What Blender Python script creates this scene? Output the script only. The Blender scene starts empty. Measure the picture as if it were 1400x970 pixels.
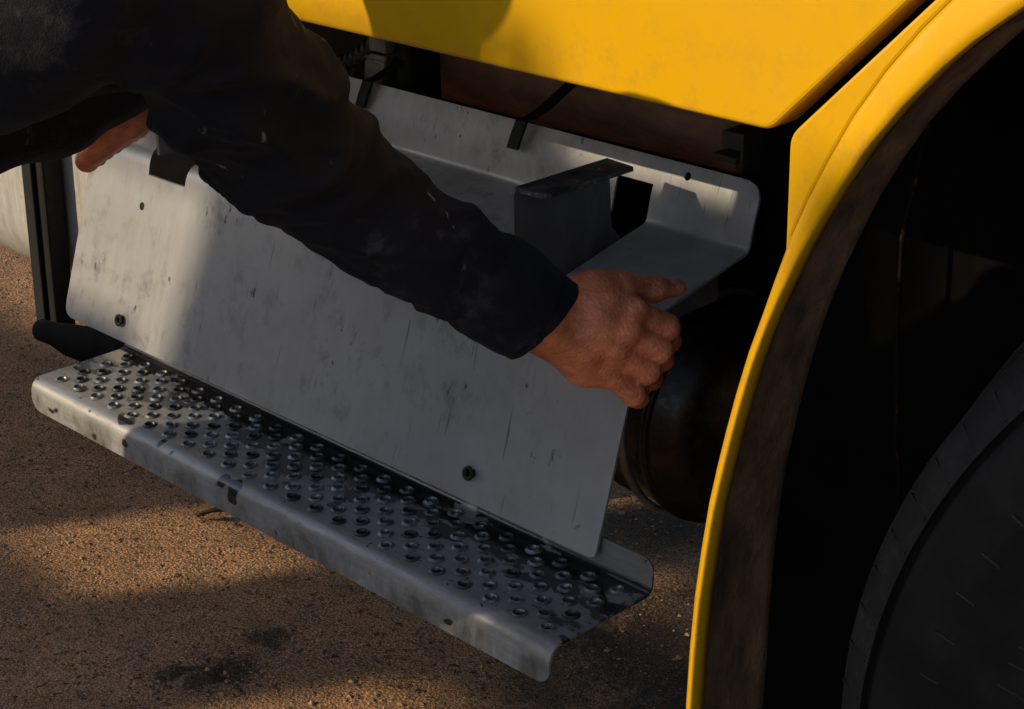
import bpy, bmesh, math, random
import numpy as np
from mathutils import Vector, Matrix, noise
random.seed(7); rng = np.random.default_rng(7)
R = math.radians
scene = bpy.context.scene
COL = scene.collection

# ------------------------------------------------------------------ camera, sky, sun, exposure
cam_d = bpy.data.cameras.new('camera'); cam = bpy.data.objects.new('camera', cam_d); COL.objects.link(cam)
cam_d.sensor_width = 36.0; cam_d.lens = 36.0*2529/1400; cam_d.clip_start = 0.02; cam_d.clip_end = 2000
_r = Vector((0.69764952, 0.7161559, -0.02014641)); _u = Vector((-0.26458029, 0.28367178, 0.92169821)); _f = Vector((-0.66579458, 0.63769197, -0.38738422))
cam.matrix_world = Matrix(((_r.x, _u.x, -_f.x, 0), (_r.y, _u.y, -_f.y, 0), (_r.z, _u.z, -_f.z, 1.3), (0, 0, 0, 1)))
scene.camera = cam

SUN_EL, SUN_AZ = 27.0, 210.0
world = bpy.data.worlds.new('World'); scene.world = world; world.use_nodes = True
wn = world.node_tree.nodes; wl = world.node_tree.links; wn.clear()
sky = wn.new('ShaderNodeTexSky'); sky.sky_type = 'NISHITA'; sky.sun_disc = False
sky.sun_elevation = R(SUN_EL); sky.sun_rotation = R(SUN_AZ); sky.air_density = 1.0; sky.dust_density = 1.2; sky.ozone_density = 1.0
wb = wn.new('ShaderNodeBackground'); wb.inputs['Strength'].default_value = 0.115
wo = wn.new('ShaderNodeOutputWorld'); wl.new(sky.outputs[0], wb.inputs[0]); wl.new(wb.outputs[0], wo.inputs[0])
sun_d = bpy.data.lights.new('sun', 'SUN'); sun_d.energy = 3.2; sun_d.angle = R(0.5); sun_d.color = (1.0, 0.82, 0.54)
sun = bpy.data.objects.new('sun', sun_d); COL.objects.link(sun); sun.location = (-3, -5, 6)
_to_sun = Vector((math.sin(R(SUN_AZ))*math.cos(R(SUN_EL)), math.cos(R(SUN_AZ))*math.cos(R(SUN_EL)), math.sin(R(SUN_EL))))
sun.rotation_euler = (-_to_sun).to_track_quat('-Z', 'Y').to_euler()
vs = scene.view_settings; vs.view_transform = 'Standard'; vs.look = 'None'; vs.exposure = 0.68; vs.gamma = 1.0; vs.use_curve_mapping = False
scene.cycles.max_bounces = 6

# ------------------------------------------------------------------ helpers
def link(o, parent=None):
    COL.objects.link(o)
    if parent is not None: o.parent = parent
    return o

def tag(o, label=None, cat=None, group=None, kind=None):
    for k, v in (('label', label), ('category', cat), ('group', group), ('kind', kind)):
        if v: o[k] = v
    return o

def empty(name, loc, label, cat, group=None):
    o = bpy.data.objects.new(name, None); o.location = loc; o.empty_display_size = 0.05
    COL.objects.link(o); return tag(o, label, cat, group)

def mesh_obj(name, verts, faces, mat, parent=None, smooth=False, origin=None):
    me = bpy.data.meshes.new(name); me.from_pydata([tuple(map(float, v)) for v in verts], [], [tuple(map(int, f)) for f in faces]); me.update()
    if smooth: me.polygons.foreach_set('use_smooth', [True]*len(me.polygons))
    if mat is not None: me.materials.append(mat)
    o = bpy.data.objects.new(name, me); link(o, parent)
    if parent is not None: o.matrix_parent_inverse = Matrix.Translation(parent.location).inverted() if parent.type == 'EMPTY' else Matrix.Identity(4)
    return o

def bm_obj(name, bm, mat, parent=None, smooth=False):
    me = bpy.data.meshes.new(name); bm.to_mesh(me); bm.free()
    if smooth: me.polygons.foreach_set('use_smooth', [True]*len(me.polygons))
    if mat is not None: me.materials.append(mat)
    o = bpy.data.objects.new(name, me); link(o, parent)
    if parent is not None: o.matrix_parent_inverse = Matrix.Translation(parent.location).inverted() if parent.type == 'EMPTY' else Matrix.Identity(4)
    return o

def add_box(bm, lo, hi, bevel=0.0, rot=None, seg=2):
    c = [(a+b)/2 for a, b in zip(lo, hi)]; s = [abs(b-a) for a, b in zip(lo, hi)]
    m = Matrix.Translation(c)
    if rot: m = m @ rot
    r = bmesh.ops.create_cube(bm, size=1.0, matrix=m @ Matrix.Diagonal((*s, 1)))
    if bevel:
        es = list({e for v in r['verts'] for e in v.link_edges})
        bmesh.ops.bevel(bm, geom=es, offset=bevel, segments=seg, affect='EDGES', profile=0.5)

def box_obj(name, lo, hi, mat, parent=None, bevel=0.002, rot=None, smooth=False):
    bm = bmesh.new(); add_box(bm, lo, hi, bevel, rot); return bm_obj(name, bm, mat, parent, smooth)

def add_tube(bm, pts, rad, n=10, cap=True):
    pts = [Vector(p) for p in pts]; rings = []
    rads = rad if isinstance(rad, (list, tuple)) else [rad]*len(pts)
    up = Vector((0.13, 0.31, 0.94))
    for i, p in enumerate(pts):
        d = (pts[min(i+1, len(pts)-1)] - pts[max(i-1, 0)]).normalized()
        a = d.cross(up).normalized(); b = d.cross(a).normalized()
        rings.append([bm.verts.new(p + (a*math.cos(2*math.pi*k/n) + b*math.sin(2*math.pi*k/n))*rads[i]) for k in range(n)])
    for i in range(len(rings)-1):
        for k in range(n):
            bm.faces.new((rings[i][k], rings[i][(k+1) % n], rings[i+1][(k+1) % n], rings[i+1][k]))
    if cap: bm.faces.new(rings[0][::-1]); bm.faces.new(rings[-1])

def add_lathe(bm, prof, axis_o, axis_d, n=48, closed=False):
    """prof = [(radius, height along axis)]"""
    o = Vector(axis_o); d = Vector(axis_d).normalized(); a = d.orthogonal().normalized(); b = d.cross(a)
    rings = []
    for r, h in prof:
        rings.append([bm.verts.new(o + d*h + (a*math.cos(2*math.pi*k/n) + b*math.sin(2*math.pi*k/n))*max(r, 1e-5)) for k in range(n)])
    m = len(rings); rng_ = range(m) if closed else range(m-1)
    for i in rng_:
        j = (i+1) % m
        for k in range(n):
            bm.faces.new((rings[i][k], rings[i][(k+1) % n], rings[j][(k+1) % n], rings[j][k]))

def prism(bm, poly, y0, y1):
    """extrude an XZ polygon between two Y planes"""
    a = [bm.verts.new((x, y0, z)) for x, z in poly]; b = [bm.verts.new((x, y1, z)) for x, z in poly]
    n = len(poly)
    bm.faces.new(a); bm.faces.new(b[::-1])
    for i in range(n): bm.faces.new((a[i], b[i], b[(i+1) % n], a[(i+1) % n]))
    bmesh.ops.recalc_face_normals(bm, faces=bm.faces)

def arc(cx, cy, r, a0, a1, n):
    return [(cx + r*math.cos(R(a0 + (a1-a0)*i/n)), cy + r*math.sin(R(a0 + (a1-a0)*i/n))) for i in range(n+1)]

def bevel_mod(o, w, seg=3, ang=30):
    m = o.modifiers.new('bevel', 'BEVEL'); m.width = w; m.segments = seg; m.limit_method = 'ANGLE'; m.angle_limit = R(ang); return m

# --- signed distance meshing (naive surface nets)
def sd_cones(P, prims, k):
    acc = None
    for a, b, ra, rb in prims:
        a = np.asarray(a, np.float32); b = np.asarray(b, np.float32); ab = b-a; L = float(ab @ ab) + 1e-9
        t = np.clip(((P-a) @ ab)/L, 0, 1)
        d = np.linalg.norm(P - a - t[..., None]*ab, axis=-1) - (ra + t*(rb-ra))
        e = np.exp(np.clip(-d/k, -60, 60))
        acc = e if acc is None else acc + e
    return -k*np.log(acc + 1e-30)

def surface_nets(fn, lo, hi, h):
    lo = np.array(lo, np.float32); n = np.ceil((np.array(hi)-lo)/h).astype(int) + 1
    ax = [lo[i] + h*np.arange(n[i], dtype=np.float32) for i in range(3)]
    F = np.empty(n, np.float32)
    for i in range(n[0]):
        Y, Z = np.meshgrid(ax[1], ax[2], indexing='ij')
        F[i] = fn(np.stack([np.full_like(Y, ax[0][i]), Y, Z], -1))
    inside = F < 0
    c = n-1
    s = np.zeros(c, np.int32); P = np.zeros((*c, 3), np.float32); cnt = np.zeros(c, np.float32)
    corners = [(i, j, k) for i in (0, 1) for j in (0, 1) for k in (0, 1)]
    def sl(o): return tuple(slice(o[i], o[i]+c[i]) for i in range(3))
    for o in corners: s += inside[sl(o)]
    for ci, o in enumerate(corners):
        for d in range(3):
            if o[d] == 0:
                q = list(o); q[d] = 1; q = tuple(q)
                f0, f1 = F[sl(o)], F[sl(q)]; m = (f0 < 0) != (f1 < 0)
                t = np.where(m, f0/np.where(m, f0-f1, 1), 0)
                for e in range(3): P[..., e] += np.where(m, (o[e] + (t if e == d else 0)), 0)
                cnt += m
    act = (s > 0) & (s < 8)
    idx = -np.ones(c, np.int64); idx[act] = np.arange(act.sum())
    base = np.stack(np.nonzero(act), -1).astype(np.float32)
    V = lo + h*(base + P[act]/cnt[act][:, None])
    faces = []
    for d in range(3):
        u, v = (d+1) % 3, (d+2) % 3
        a = [slice(None)]*3; b = [slice(None)]*3; a[d] = slice(0, n[d]-1); b[d] = slice(1, n[d])
        x = inside[tuple(a)] != inside[tuple(b)]; I = np.stack(np.nonzero(x), -1)
        I = I[(I[:, u] > 0) & (I[:, v] > 0) & (I[:, u] < c[u]) & (I[:, v] < c[v])]
        flip = inside[tuple(a)][tuple(I.T)]
        q = []
        for du, dv in ((0, 0), (1, 0), (1, 1), (0, 1)):
            J = I.copy(); J[:, u] -= du; J[:, v] -= dv; q.append(idx[tuple(J.T)])
        q = np.stack(q, -1); q[~flip] = q[~flip][:, ::-1]; faces.append(q)
    return V, np.concatenate(faces)

def smooth_mesh(V, F, it=1, lam=0.5):
    for _ in range(it):
        S = np.zeros_like(V); c = np.zeros(len(V), np.float32)
        for i in range(4):
            a, b = F[:, i], F[:, (i+1) % 4]
            np.add.at(S, a, V[b]); np.add.at(c, a, 1); np.add.at(S, b, V[a]); np.add.at(c, b, 1)
        V = V*(1-lam) + lam*S/np.maximum(c, 1)[:, None]
    return V

def vnormals(V, F):
    n = np.cross(V[F[:, 2]]-V[F[:, 0]], V[F[:, 3]]-V[F[:, 1]]); N = np.zeros_like(V)
    for i in range(4): np.add.at(N, F[:, i], n)
    return N/np.maximum(np.linalg.norm(N, axis=1), 1e-9)[:, None]

# ------------------------------------------------------------------ materials
class Mat:
    def __init__(s, name):
        s.m = bpy.data.materials.new(name); s.m.use_nodes = True; s.t = s.m.node_tree; s.b = s.t.nodes['Principled BSDF']
        s.tc = s.t.nodes.new('ShaderNodeTexCoord')
    def new(s, t, **kw):
        n = s.t.nodes.new(t)
        for k, v in kw.items():
            if k in n.inputs: n.inputs[k].default_value = v
            else: setattr(n, k, v)
        return n
    def l(s, a, b): s.t.links.new(a, b)
    def coord(s, scale=(1, 1, 1), rot=(0, 0, 0)):
        mp = s.new('ShaderNodeMapping'); mp.inputs['Scale'].default_value = scale; mp.inputs['Rotation'].default_value = rot
        s.l(s.tc.outputs['Object'], mp.inputs['Vector']); return mp.outputs[0]
    def noise(s, scale, detail=4, rough=0.6, vec=None, dist=0.0):
        n = s.new('ShaderNodeTexNoise', Scale=scale, Detail=detail, Roughness=rough, Distortion=dist)
        s.l(vec if vec is not None else s.tc.outputs['Object'], n.inputs['Vector']); return n.outputs['Fac']
    def voro(s, scale, vec=None, feature='F1', out='Distance'):
        n = s.new('ShaderNodeTexVoronoi', Scale=scale); n.feature = feature
        s.l(vec if vec is not None else s.tc.outputs['Object'], n.inputs['Vector']); return n.outputs[out]
    def ramp(s, fac, stops):
        n = s.new('ShaderNodeValToRGB'); e = n.color_ramp.elements
        while len(e) < len(stops): e.new(0.5)
        for el, (p, c) in zip(e, stops):
            el.position = p; el.color = (c, c, c, 1) if isinstance(c, (int, float)) else (*c, 1)
        s.l(fac, n.inputs[0]); return n.outputs[0]
    def mix(s, fac, a, b, mode='MIX'):
        n = s.new('ShaderNodeMix', data_type='RGBA', blend_type=mode)
        for sock, v in ((n.inputs[0], fac), (n.inputs[6], a), (n.inputs[7], b)):
            if isinstance(v, (int, float)): sock.default_value = v if sock.type == 'VALUE' else (v, v, v, 1)
            elif isinstance(v, tuple): sock.default_value = (*v, 1)
            else: s.l(v, sock)
        return n.outputs[2]
    def math(s, op, a, b=0.0):
        n = s.new('ShaderNodeMath', operation=op)
        for sock, v in ((n.inputs[0], a), (n.inputs[1], b)):
            if isinstance(v, (int, float)): sock.default_value = v
            else: s.l(v, sock)
        return n.outputs[0]
    def set(s, **kw):
        for k, v in kw.items():
            k = k.replace('_', ' ')
            i = s.b.inputs[k]
            if isinstance(v, tuple): i.default_value = (*v, 1) if len(v) == 3 and i.type == 'RGBA' else v
            elif isinstance(v, (int, float)): i.default_value = v
            else: s.l(v, i)
        return s
    def bump(s, h, strength=0.3, dist=0.01):
        n = s.new('ShaderNodeBump', Strength=strength, Distance=dist); s.l(h, n.inputs['Height']); s.l(n.outputs[0], s.b.inputs['Normal']); return s

def m_ground():
    m = Mat('brown_gravelly_ground')
    big = m.noise(2.2, 5, 0.6); mid = m.noise(16, 6, 0.65); fine = m.noise(240, 5, 0.78); grit = m.voro(210)
    c1 = m.ramp(fine, [(0.30, (0.085, 0.043, 0.020)), (0.5, (0.285, 0.170, 0.093)), (0.72, (0.54, 0.37, 0.235))])
    c2 = m.mix(m.ramp(big, [(0.35, 0.0), (0.65, 1.0)]), (0.78, 0.58, 0.45), (1.15, 0.94, 0.80))
    c = m.mix(1.0, c1, c2, 'MULTIPLY')
    c = m.mix(m.ramp(mid, [(0.36, 0.6), (0.56, 0.0)]), c, (0.09, 0.050, 0.028))
    gr = m.noise(480, 2, 0.65); c = m.mix(m.ramp(gr, [(0.50, 0.0), (0.68, 0.75)]), c, (0.62, 0.44, 0.28)); c = m.mix(m.ramp(gr, [(0.30, 0.85), (0.45, 0.0)]), c, (0.06, 0.030, 0.015))
    pit = m.ramp(m.noise(95, 3, 0.6), [(0.32, 0.95), (0.44, 0.0)])
    c = m.mix(pit, c, (0.02, 0.012, 0.008))
    # small oil spots, then broad dark blots painting the shade under the truck
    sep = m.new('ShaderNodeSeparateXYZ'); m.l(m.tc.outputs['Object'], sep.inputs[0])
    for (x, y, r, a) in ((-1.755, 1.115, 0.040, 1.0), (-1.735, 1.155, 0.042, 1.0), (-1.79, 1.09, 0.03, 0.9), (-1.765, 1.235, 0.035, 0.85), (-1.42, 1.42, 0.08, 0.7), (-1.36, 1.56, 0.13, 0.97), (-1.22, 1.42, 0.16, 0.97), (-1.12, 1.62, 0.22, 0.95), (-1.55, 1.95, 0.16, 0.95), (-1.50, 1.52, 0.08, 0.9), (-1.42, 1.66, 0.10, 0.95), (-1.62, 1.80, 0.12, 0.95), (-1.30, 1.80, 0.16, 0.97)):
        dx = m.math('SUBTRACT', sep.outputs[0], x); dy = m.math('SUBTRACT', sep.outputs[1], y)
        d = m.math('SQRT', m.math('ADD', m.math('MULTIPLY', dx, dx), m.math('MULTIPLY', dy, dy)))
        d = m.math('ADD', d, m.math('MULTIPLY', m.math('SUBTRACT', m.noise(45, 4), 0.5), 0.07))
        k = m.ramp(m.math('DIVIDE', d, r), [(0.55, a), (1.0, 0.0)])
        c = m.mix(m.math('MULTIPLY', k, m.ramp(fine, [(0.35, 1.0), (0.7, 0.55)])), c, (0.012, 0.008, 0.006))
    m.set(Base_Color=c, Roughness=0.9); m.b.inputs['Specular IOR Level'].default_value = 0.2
    h = m.math('ADD', m.math('MULTIPLY', fine, 0.6), m.math('ADD', m.math('MULTIPLY', mid, 0.8), m.math('MULTIPLY', grit, 0.5)))
    m.bump(h, 0.9, 0.006); return m.m

def m_pebble():
    m = Mat('small_stones'); i = m.new('ShaderNodeObjectInfo'); n = m.noise(60, 2)
    m.set(Base_Color=m.ramp(n, [(0.3, (0.05, 0.03, 0.018)), (0.55, (0.26, 0.155, 0.085)), (0.75, (0.52, 0.36, 0.23))]), Roughness=0.9); return m.m

def m_yellow():
    m = Mat('yellow_truck_paint')
    n = m.noise(6, 4); sp = m.noise(240, 2, 0.5)
    c = m.mix(m.ramp(n, [(0.35, 0.0), (0.7, 0.35)]), (0.54, 0.288, 0.0), (0.49, 0.242, 0.0))
    st = m.ramp(m.noise(9, 5, 0.7, m.coord((1.2, 1, 0.10))), [(0.62, 0.0), (0.78, 0.25)])
    c = m.mix(st, c, (0.50, 0.22, 0.01))
    sepz = m.new('ShaderNodeSeparateXYZ'); m.l(m.tc.outputs['Object'], sepz.inputs[0])
    film = m.math('MULTIPLY', m.ramp(m.noise(38, 6, 0.75), [(0.50, 0.0), (0.74, 0.55)]), m.ramp(sepz.outputs[2], [(0.93, 1.0), (1.0, 0.35)]))
    c = m.mix(film, c, (0.30, 0.16, 0.035))
    sk = m.math('MULTIPLY', m.ramp(m.noise(70, 2, 0.5), [(0.74, 0.0), (0.78, 1.0)]), 0.7)
    c = m.mix(sk, c, (0.22, 0.10, 0.02))
    m.set(Base_Color=c, Roughness=m.ramp(n, [(0.3, 0.34), (0.7, 0.5)])); m.b.inputs['Coat Weight'].default_value = 0.4; m.b.inputs['Specular IOR Level'].default_value = 0.3; m.b.inputs['Coat Roughness'].default_value = 0.10
    m.bump(m.noise(3, 2), 0.05, 0.01); return m.m

def m_aluminium():
    m = Mat('scuffed_aluminium_sheet')
    brush = m.noise(9, 6, 0.7, m.coord((14, 1.5, 1.6))); big = m.noise(7, 5, 0.65); fine = m.noise(55, 5, 0.7)
    c = m.ramp(brush, [(0.25, (0.31, 0.31, 0.32)), (0.75, (0.37, 0.37, 0.385))])
    c = m.mix(m.ramp(big, [(0.42, 0.0), (0.68, 0.65)]), c, (0.15, 0.142, 0.138))
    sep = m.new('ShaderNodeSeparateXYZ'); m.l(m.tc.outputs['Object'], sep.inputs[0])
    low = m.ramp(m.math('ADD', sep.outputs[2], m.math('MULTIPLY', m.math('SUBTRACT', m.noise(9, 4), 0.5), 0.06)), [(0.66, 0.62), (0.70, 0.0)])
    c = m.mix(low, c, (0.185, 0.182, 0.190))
    smv = m.coord((1.0, 1.0, 0.8)); sm = m.math('MULTIPLY', m.ramp(m.noise(30, 6, 0.7, smv), [(0.52, 0.0), (0.68, 0.58)]), m.ramp(m.noise(4.5, 2), [(0.38, 0.0), (0.58, 1.0)]))
    c = m.mix(sm, c, (0.06, 0.058, 0.06))
    ch = m.math('MULTIPLY', m.ramp(m.noise(80, 3, 0.6, m.coord((1, 1, 0.5), (0, R(35), 0))), [(0.655, 0.0), (0.70, 0.9)]), m.ramp(m.noise(9, 2), [(0.46, 0.0), (0.58, 1.0)]))
    c = m.mix(ch, c, (0.03, 0.03, 0.032))
    scr = m.math('MULTIPLY', m.ramp(m.noise(30, 2, 0.5, m.coord((7.0, 1, 0.35), (0, R(-38), 0))), [(0.68, 0.0), (0.73, 0.8)]), m.ramp(m.noise(5, 2), [(0.46, 0.0), (0.58, 1.0)]))
    c = m.mix(scr, c, (0.05, 0.048, 0.05))
    r = m.ramp(m.math('ADD', m.math('MULTIPLY', brush, 0.5), m.math('MULTIPLY', big, 0.5)), [(0.3, 0.34), (0.7, 0.52)])
    m.set(Base_Color=c, Metallic=0.30, Roughness=r)
    m.bump(m.math('ADD', m.math('MULTIPLY', brush, 0.5), m.math('MULTIPLY', m.noise(5, 3), 2.0)), 0.12, 0.003); return m.m

def m_step():
    m = Mat('worn_step_metal_with_oil')
    sep = m.new('ShaderNodeSeparateXYZ'); m.l(m.tc.outputs['Object'], sep.inputs[0])
    brush = m.noise(12, 5, 0.7, m.coord((2, 14, 14))); big = m.noise(8, 5, 0.65)
    c = m.ramp(brush, [(0.25, (0.17, 0.165, 0.16)), (0.75, (0.30, 0.295, 0.29))])
    c = m.mix(m.ramp(big, [(0.45, 0.0), (0.7, 0.5)]), c, (0.075, 0.068, 0.062))
    # wet oil: patches that keep to the back of the tread
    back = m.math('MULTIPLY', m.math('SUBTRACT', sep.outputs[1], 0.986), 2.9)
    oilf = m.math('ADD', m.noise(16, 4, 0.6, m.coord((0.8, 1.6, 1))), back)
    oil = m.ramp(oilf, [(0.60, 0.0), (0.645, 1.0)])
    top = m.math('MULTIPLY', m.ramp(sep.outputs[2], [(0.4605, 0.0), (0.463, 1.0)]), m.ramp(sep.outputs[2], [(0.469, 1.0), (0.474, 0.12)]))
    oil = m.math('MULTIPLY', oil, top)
    spots = m.math('MULTIPLY', m.ramp(m.noise(95, 3, 0.6), [(0.655, 0.0), (0.70, 1.0)]), 0.9)
    bl = m.ramp(m.noise(24, 1.5, 0.4, m.coord((1, 1, 1.3))), [(0.665, 0.0), (0.685, 1.0)])
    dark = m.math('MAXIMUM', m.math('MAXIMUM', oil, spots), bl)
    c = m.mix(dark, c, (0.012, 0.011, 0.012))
    c = m.mix(m.math('MULTIPLY', m.ramp(m.noise(22, 5, 0.7, m.coord((1, 1, 0.35))), [(0.40, 0.0), (0.62, 0.85)]), m.ramp(sep.outputs[2], [(0.446, 1.0), (0.456, 0.0)])), c, (0.045, 0.036, 0.029))
    r = m.mix(dark, m.math('ADD', m.ramp(big, [(0.3, 0.36), (0.7, 0.54)]), m.ramp(sep.outputs[2], [(0.449, 0.18), (0.457, 0.0)])), 0.18)
    m.set(Base_Color=c, Metallic=m.math('MULTIPLY', m.ramp(sep.outputs[2], [(0.449, 0.10), (0.459, 0.5)]), m.math('SUBTRACT', 1.0, dark)), Roughness=r)
    m.bump(m.math('ADD', m.math('MULTIPLY', brush, 0.4), big), 0.15, 0.003); return m.m

def simple(name, col, rough=0.6, metal=0.0, vary=0.35, scale=14, bump=0.2, spec=0.5, stretch=(1, 1, 1), dust=None):
    m = Mat(name); n = m.noise(scale, 5, 0.65, m.coord(stretch)); n2 = m.noise(scale*6, 4, 0.7)
    d = tuple(max(0, x*(1-vary)) for x in col); l_ = tuple(min(1, x*(1+vary)) for x in col)
    c = m.ramp(n, [(0.3, d), (0.7, l_)])
    if dust: c = m.mix(m.math('MULTIPLY', m.ramp(n2, [(0.52, 0.0), (0.72, 0.8)]), m.ramp(n, [(0.45, 0.0), (0.62, 1.0)])), c, dust)
    m.set(Base_Color=c, Roughness=m.ramp(n2, [(0.3, max(0, rough-0.1)), (0.7, min(1, rough+0.12))]), Metallic=metal)
    m.b.inputs['Specular IOR Level'].default_value = spec
    if bump: m.bump(m.math('ADD', n, m.math('MULTIPLY', n2, 0.4)), bump, 0.004)
    return m.m

def m_skin():
    m = Mat('work_stained_skin')
    n = m.noise(38, 4, 0.6); f = m.noise(420, 3, 0.6); v = m.voro(330); g = m.noise(18, 4, 0.7)
    c = m.ramp(n, [(0.3, (0.42, 0.115, 0.052)), (0.55, (0.68, 0.215, 0.100)), (0.75, (0.82, 0.300, 0.155))])
    c = m.mix(m.ramp(g, [(0.46, 0.0), (0.64, 0.75)]), c, (0.20, 0.072, 0.038))
    c = m.mix(m.ramp(v, [(0.0, 0.35), (0.25, 0.0)]), c, (0.24, 0.085, 0.04))
    sp = m.math('MULTIPLY', m.ramp(m.noise(110, 2), [(0.73, 0.0), (0.77, 0.8)]), 1.0)
    c = m.mix(sp, c, (0.05, 0.022, 0.016))
    m.set(Base_Color=c, Roughness=0.45); m.b.inputs['Subsurface Weight'].default_value = 0.06; m.b.inputs['Subsurface Radius'].default_value = (0.006, 0.002, 0.001); m.b.inputs['Subsurface Scale'].default_value = 0.5
    wr = m.noise(130, 3, 0.6, m.coord((1.0, 1.0, 2.4), (0, R(30), R(20))))
    m.bump(m.math('ADD', m.math('MULTIPLY', v, 0.6), m.math('ADD', wr, m.math('ADD', m.math('MULTIPLY', f, 0.4), m.math('MULTIPLY', m.noise(75, 4, 0.65, m.coord((1.0, 1.0, 3.0), (R(15), R(40), 0))), 1.4)))), 0.46, 0.0018); return m.m

def m_cloth():
    m = Mat('dark_navy_work_cloth')
    weave = m.noise(900, 2); n = m.noise(11, 4, 0.65); d = m.noise(24, 6, 0.75)
    c = m.mix(m.ramp(n, [(0.35, 0.0), (0.7, 1.0)]), (0.0055, 0.0058, 0.0085), (0.010, 0.0105, 0.015))
    dust = m.math('MULTIPLY', m.ramp(d, [(0.52, 0.0), (0.72, 0.8)]), m.ramp(m.noise(5.5, 2), [(0.46, 0.0), (0.60, 1.0)]))
    c = m.mix(dust, c, (0.055, 0.052, 0.055))
    sc = m.math('MULTIPLY', m.ramp(m.noise(60, 3, 0.7, m.coord((1, 1, 0.25), (R(30), R(25), 0))), [(0.66, 0.0), (0.72, 1.0)]), m.ramp(m.noise(7, 2), [(0.50, 0.0), (0.58, 0.9)]))
    c = m.mix(sc, c, (0.13, 0.13, 0.14))
    m.set(Base_Color=c, Roughness=0.8); m.b.inputs['Specular IOR Level'].default_value = 0.12; m.b.inputs['Sheen Weight'].default_value = 0.03
    m.bump(m.math('ADD', m.math('MULTIPLY', weave, 0.25), m.math('ADD', n, m.math('ADD', m.math('MULTIPLY', d, 0.6), m.math('MULTIPLY', m.noise(30, 3, 0.55, m.coord((1.0, 0.35, 1.0), (R(20), R(-35), R(30)))), 1.2)))), 0.5, 0.006); return m.m

M_GROUND, M_YEL, M_ALU, M_STEP, M_SKIN, M_CLOTH = m_ground(), m_yellow(), m_aluminium(), m_step(), m_skin(), m_cloth()
M_PEB = m_pebble()
M_BLACK = simple('black_rubber', (0.005, 0.005, 0.0055), 0.65, spec=0.3)
M_UNDER = simple('grimy_underbody', (0.010, 0.008, 0.007), 0.85, spec=0.15)
M_RUST = simple('rusty_brown_steel', (0.27, 0.150, 0.098), 0.8, vary=0.55, dust=(0.44, 0.29, 0.20), stretch=(0.6, 1, 1))
M_LINER = simple('muddy_brown_liner', (0.11, 0.062, 0.030), 0.8, vary=0.75, scale=26, stretch=(1, 1, 0.5), dust=(0.24, 0.13, 0.055), bump=0.8)
M_LINE = simple('corroded_pipe', (0.004, 0.003, 0.0025), 0.8, vary=0.5, scale=30, dust=(0.16, 0.075, 0.02), spec=0.1)
M_BRKT = simple('dark_painted_bracket', (0.11, 0.105, 0.10), 0.6, vary=0.3, scale=20, stretch=(1, 1, 0.4))
M_BRKTOP = simple('scratched_bracket_top', (0.04, 0.042, 0.046), 0.35, vary=0.7, scale=45, dust=(0.42, 0.42, 0.43))
M_TANK = simple('brushed_tank_aluminium', (0.52, 0.50, 0.48), 0.42, 0.45, vary=0.22, scale=8, stretch=(16, 1.5, 1.5), bump=0.08, dust=(0.16, 0.12, 0.08))
M_TYRE = simple('dusty_tyre_rubber', (0.006, 0.0058, 0.006), 0.75, vary=0.5, scale=18, dust=(0.018, 0.017, 0.017), spec=0.18)
M_STEEL = simple('dull_steel', (0.25, 0.235, 0.21), 0.5, 0.6, vary=0.4, scale=40)
M_HOSE = simple('ribbed_black_hose', (0.03, 0.029, 0.026), 0.5, vary=0.4)
M_WOOD = simple('shade_fence_timber', (0.16, 0.125, 0.09), 0.85, vary=0.4, scale=6, stretch=(14, 14, 1), bump=0.5)
M_LEAF = simple('dry_dark_leaf', (0.02, 0.012, 0.008), 0.7)
M_DENIM = simple('dark_trousers', (0.012, 0.013, 0.018), 0.9, spec=0.1)
M_HAIR = simple('dark_hair', (0.012, 0.009, 0.007), 0.6)
M_NAIL = simple('dirty_nail', (0.36, 0.21, 0.16), 0.4, bump=0.05, scale=80)

# ------------------------------------------------------------------ ground
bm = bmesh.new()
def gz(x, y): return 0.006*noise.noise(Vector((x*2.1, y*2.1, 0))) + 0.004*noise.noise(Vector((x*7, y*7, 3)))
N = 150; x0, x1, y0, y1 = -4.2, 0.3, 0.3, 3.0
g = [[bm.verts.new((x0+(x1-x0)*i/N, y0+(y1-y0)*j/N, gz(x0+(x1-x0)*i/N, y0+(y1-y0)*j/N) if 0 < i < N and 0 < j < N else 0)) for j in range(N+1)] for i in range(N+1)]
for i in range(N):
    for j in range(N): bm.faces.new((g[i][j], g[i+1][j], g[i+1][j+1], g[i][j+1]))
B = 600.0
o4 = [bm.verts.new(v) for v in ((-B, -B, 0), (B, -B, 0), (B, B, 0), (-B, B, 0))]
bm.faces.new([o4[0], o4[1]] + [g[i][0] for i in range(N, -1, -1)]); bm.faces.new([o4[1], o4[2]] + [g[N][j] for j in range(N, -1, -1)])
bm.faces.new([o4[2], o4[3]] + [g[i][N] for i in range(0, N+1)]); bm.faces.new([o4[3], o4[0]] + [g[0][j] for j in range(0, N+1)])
tag(bm_obj('ground', bm, M_GROUND, smooth=True), kind='structure')

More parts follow.
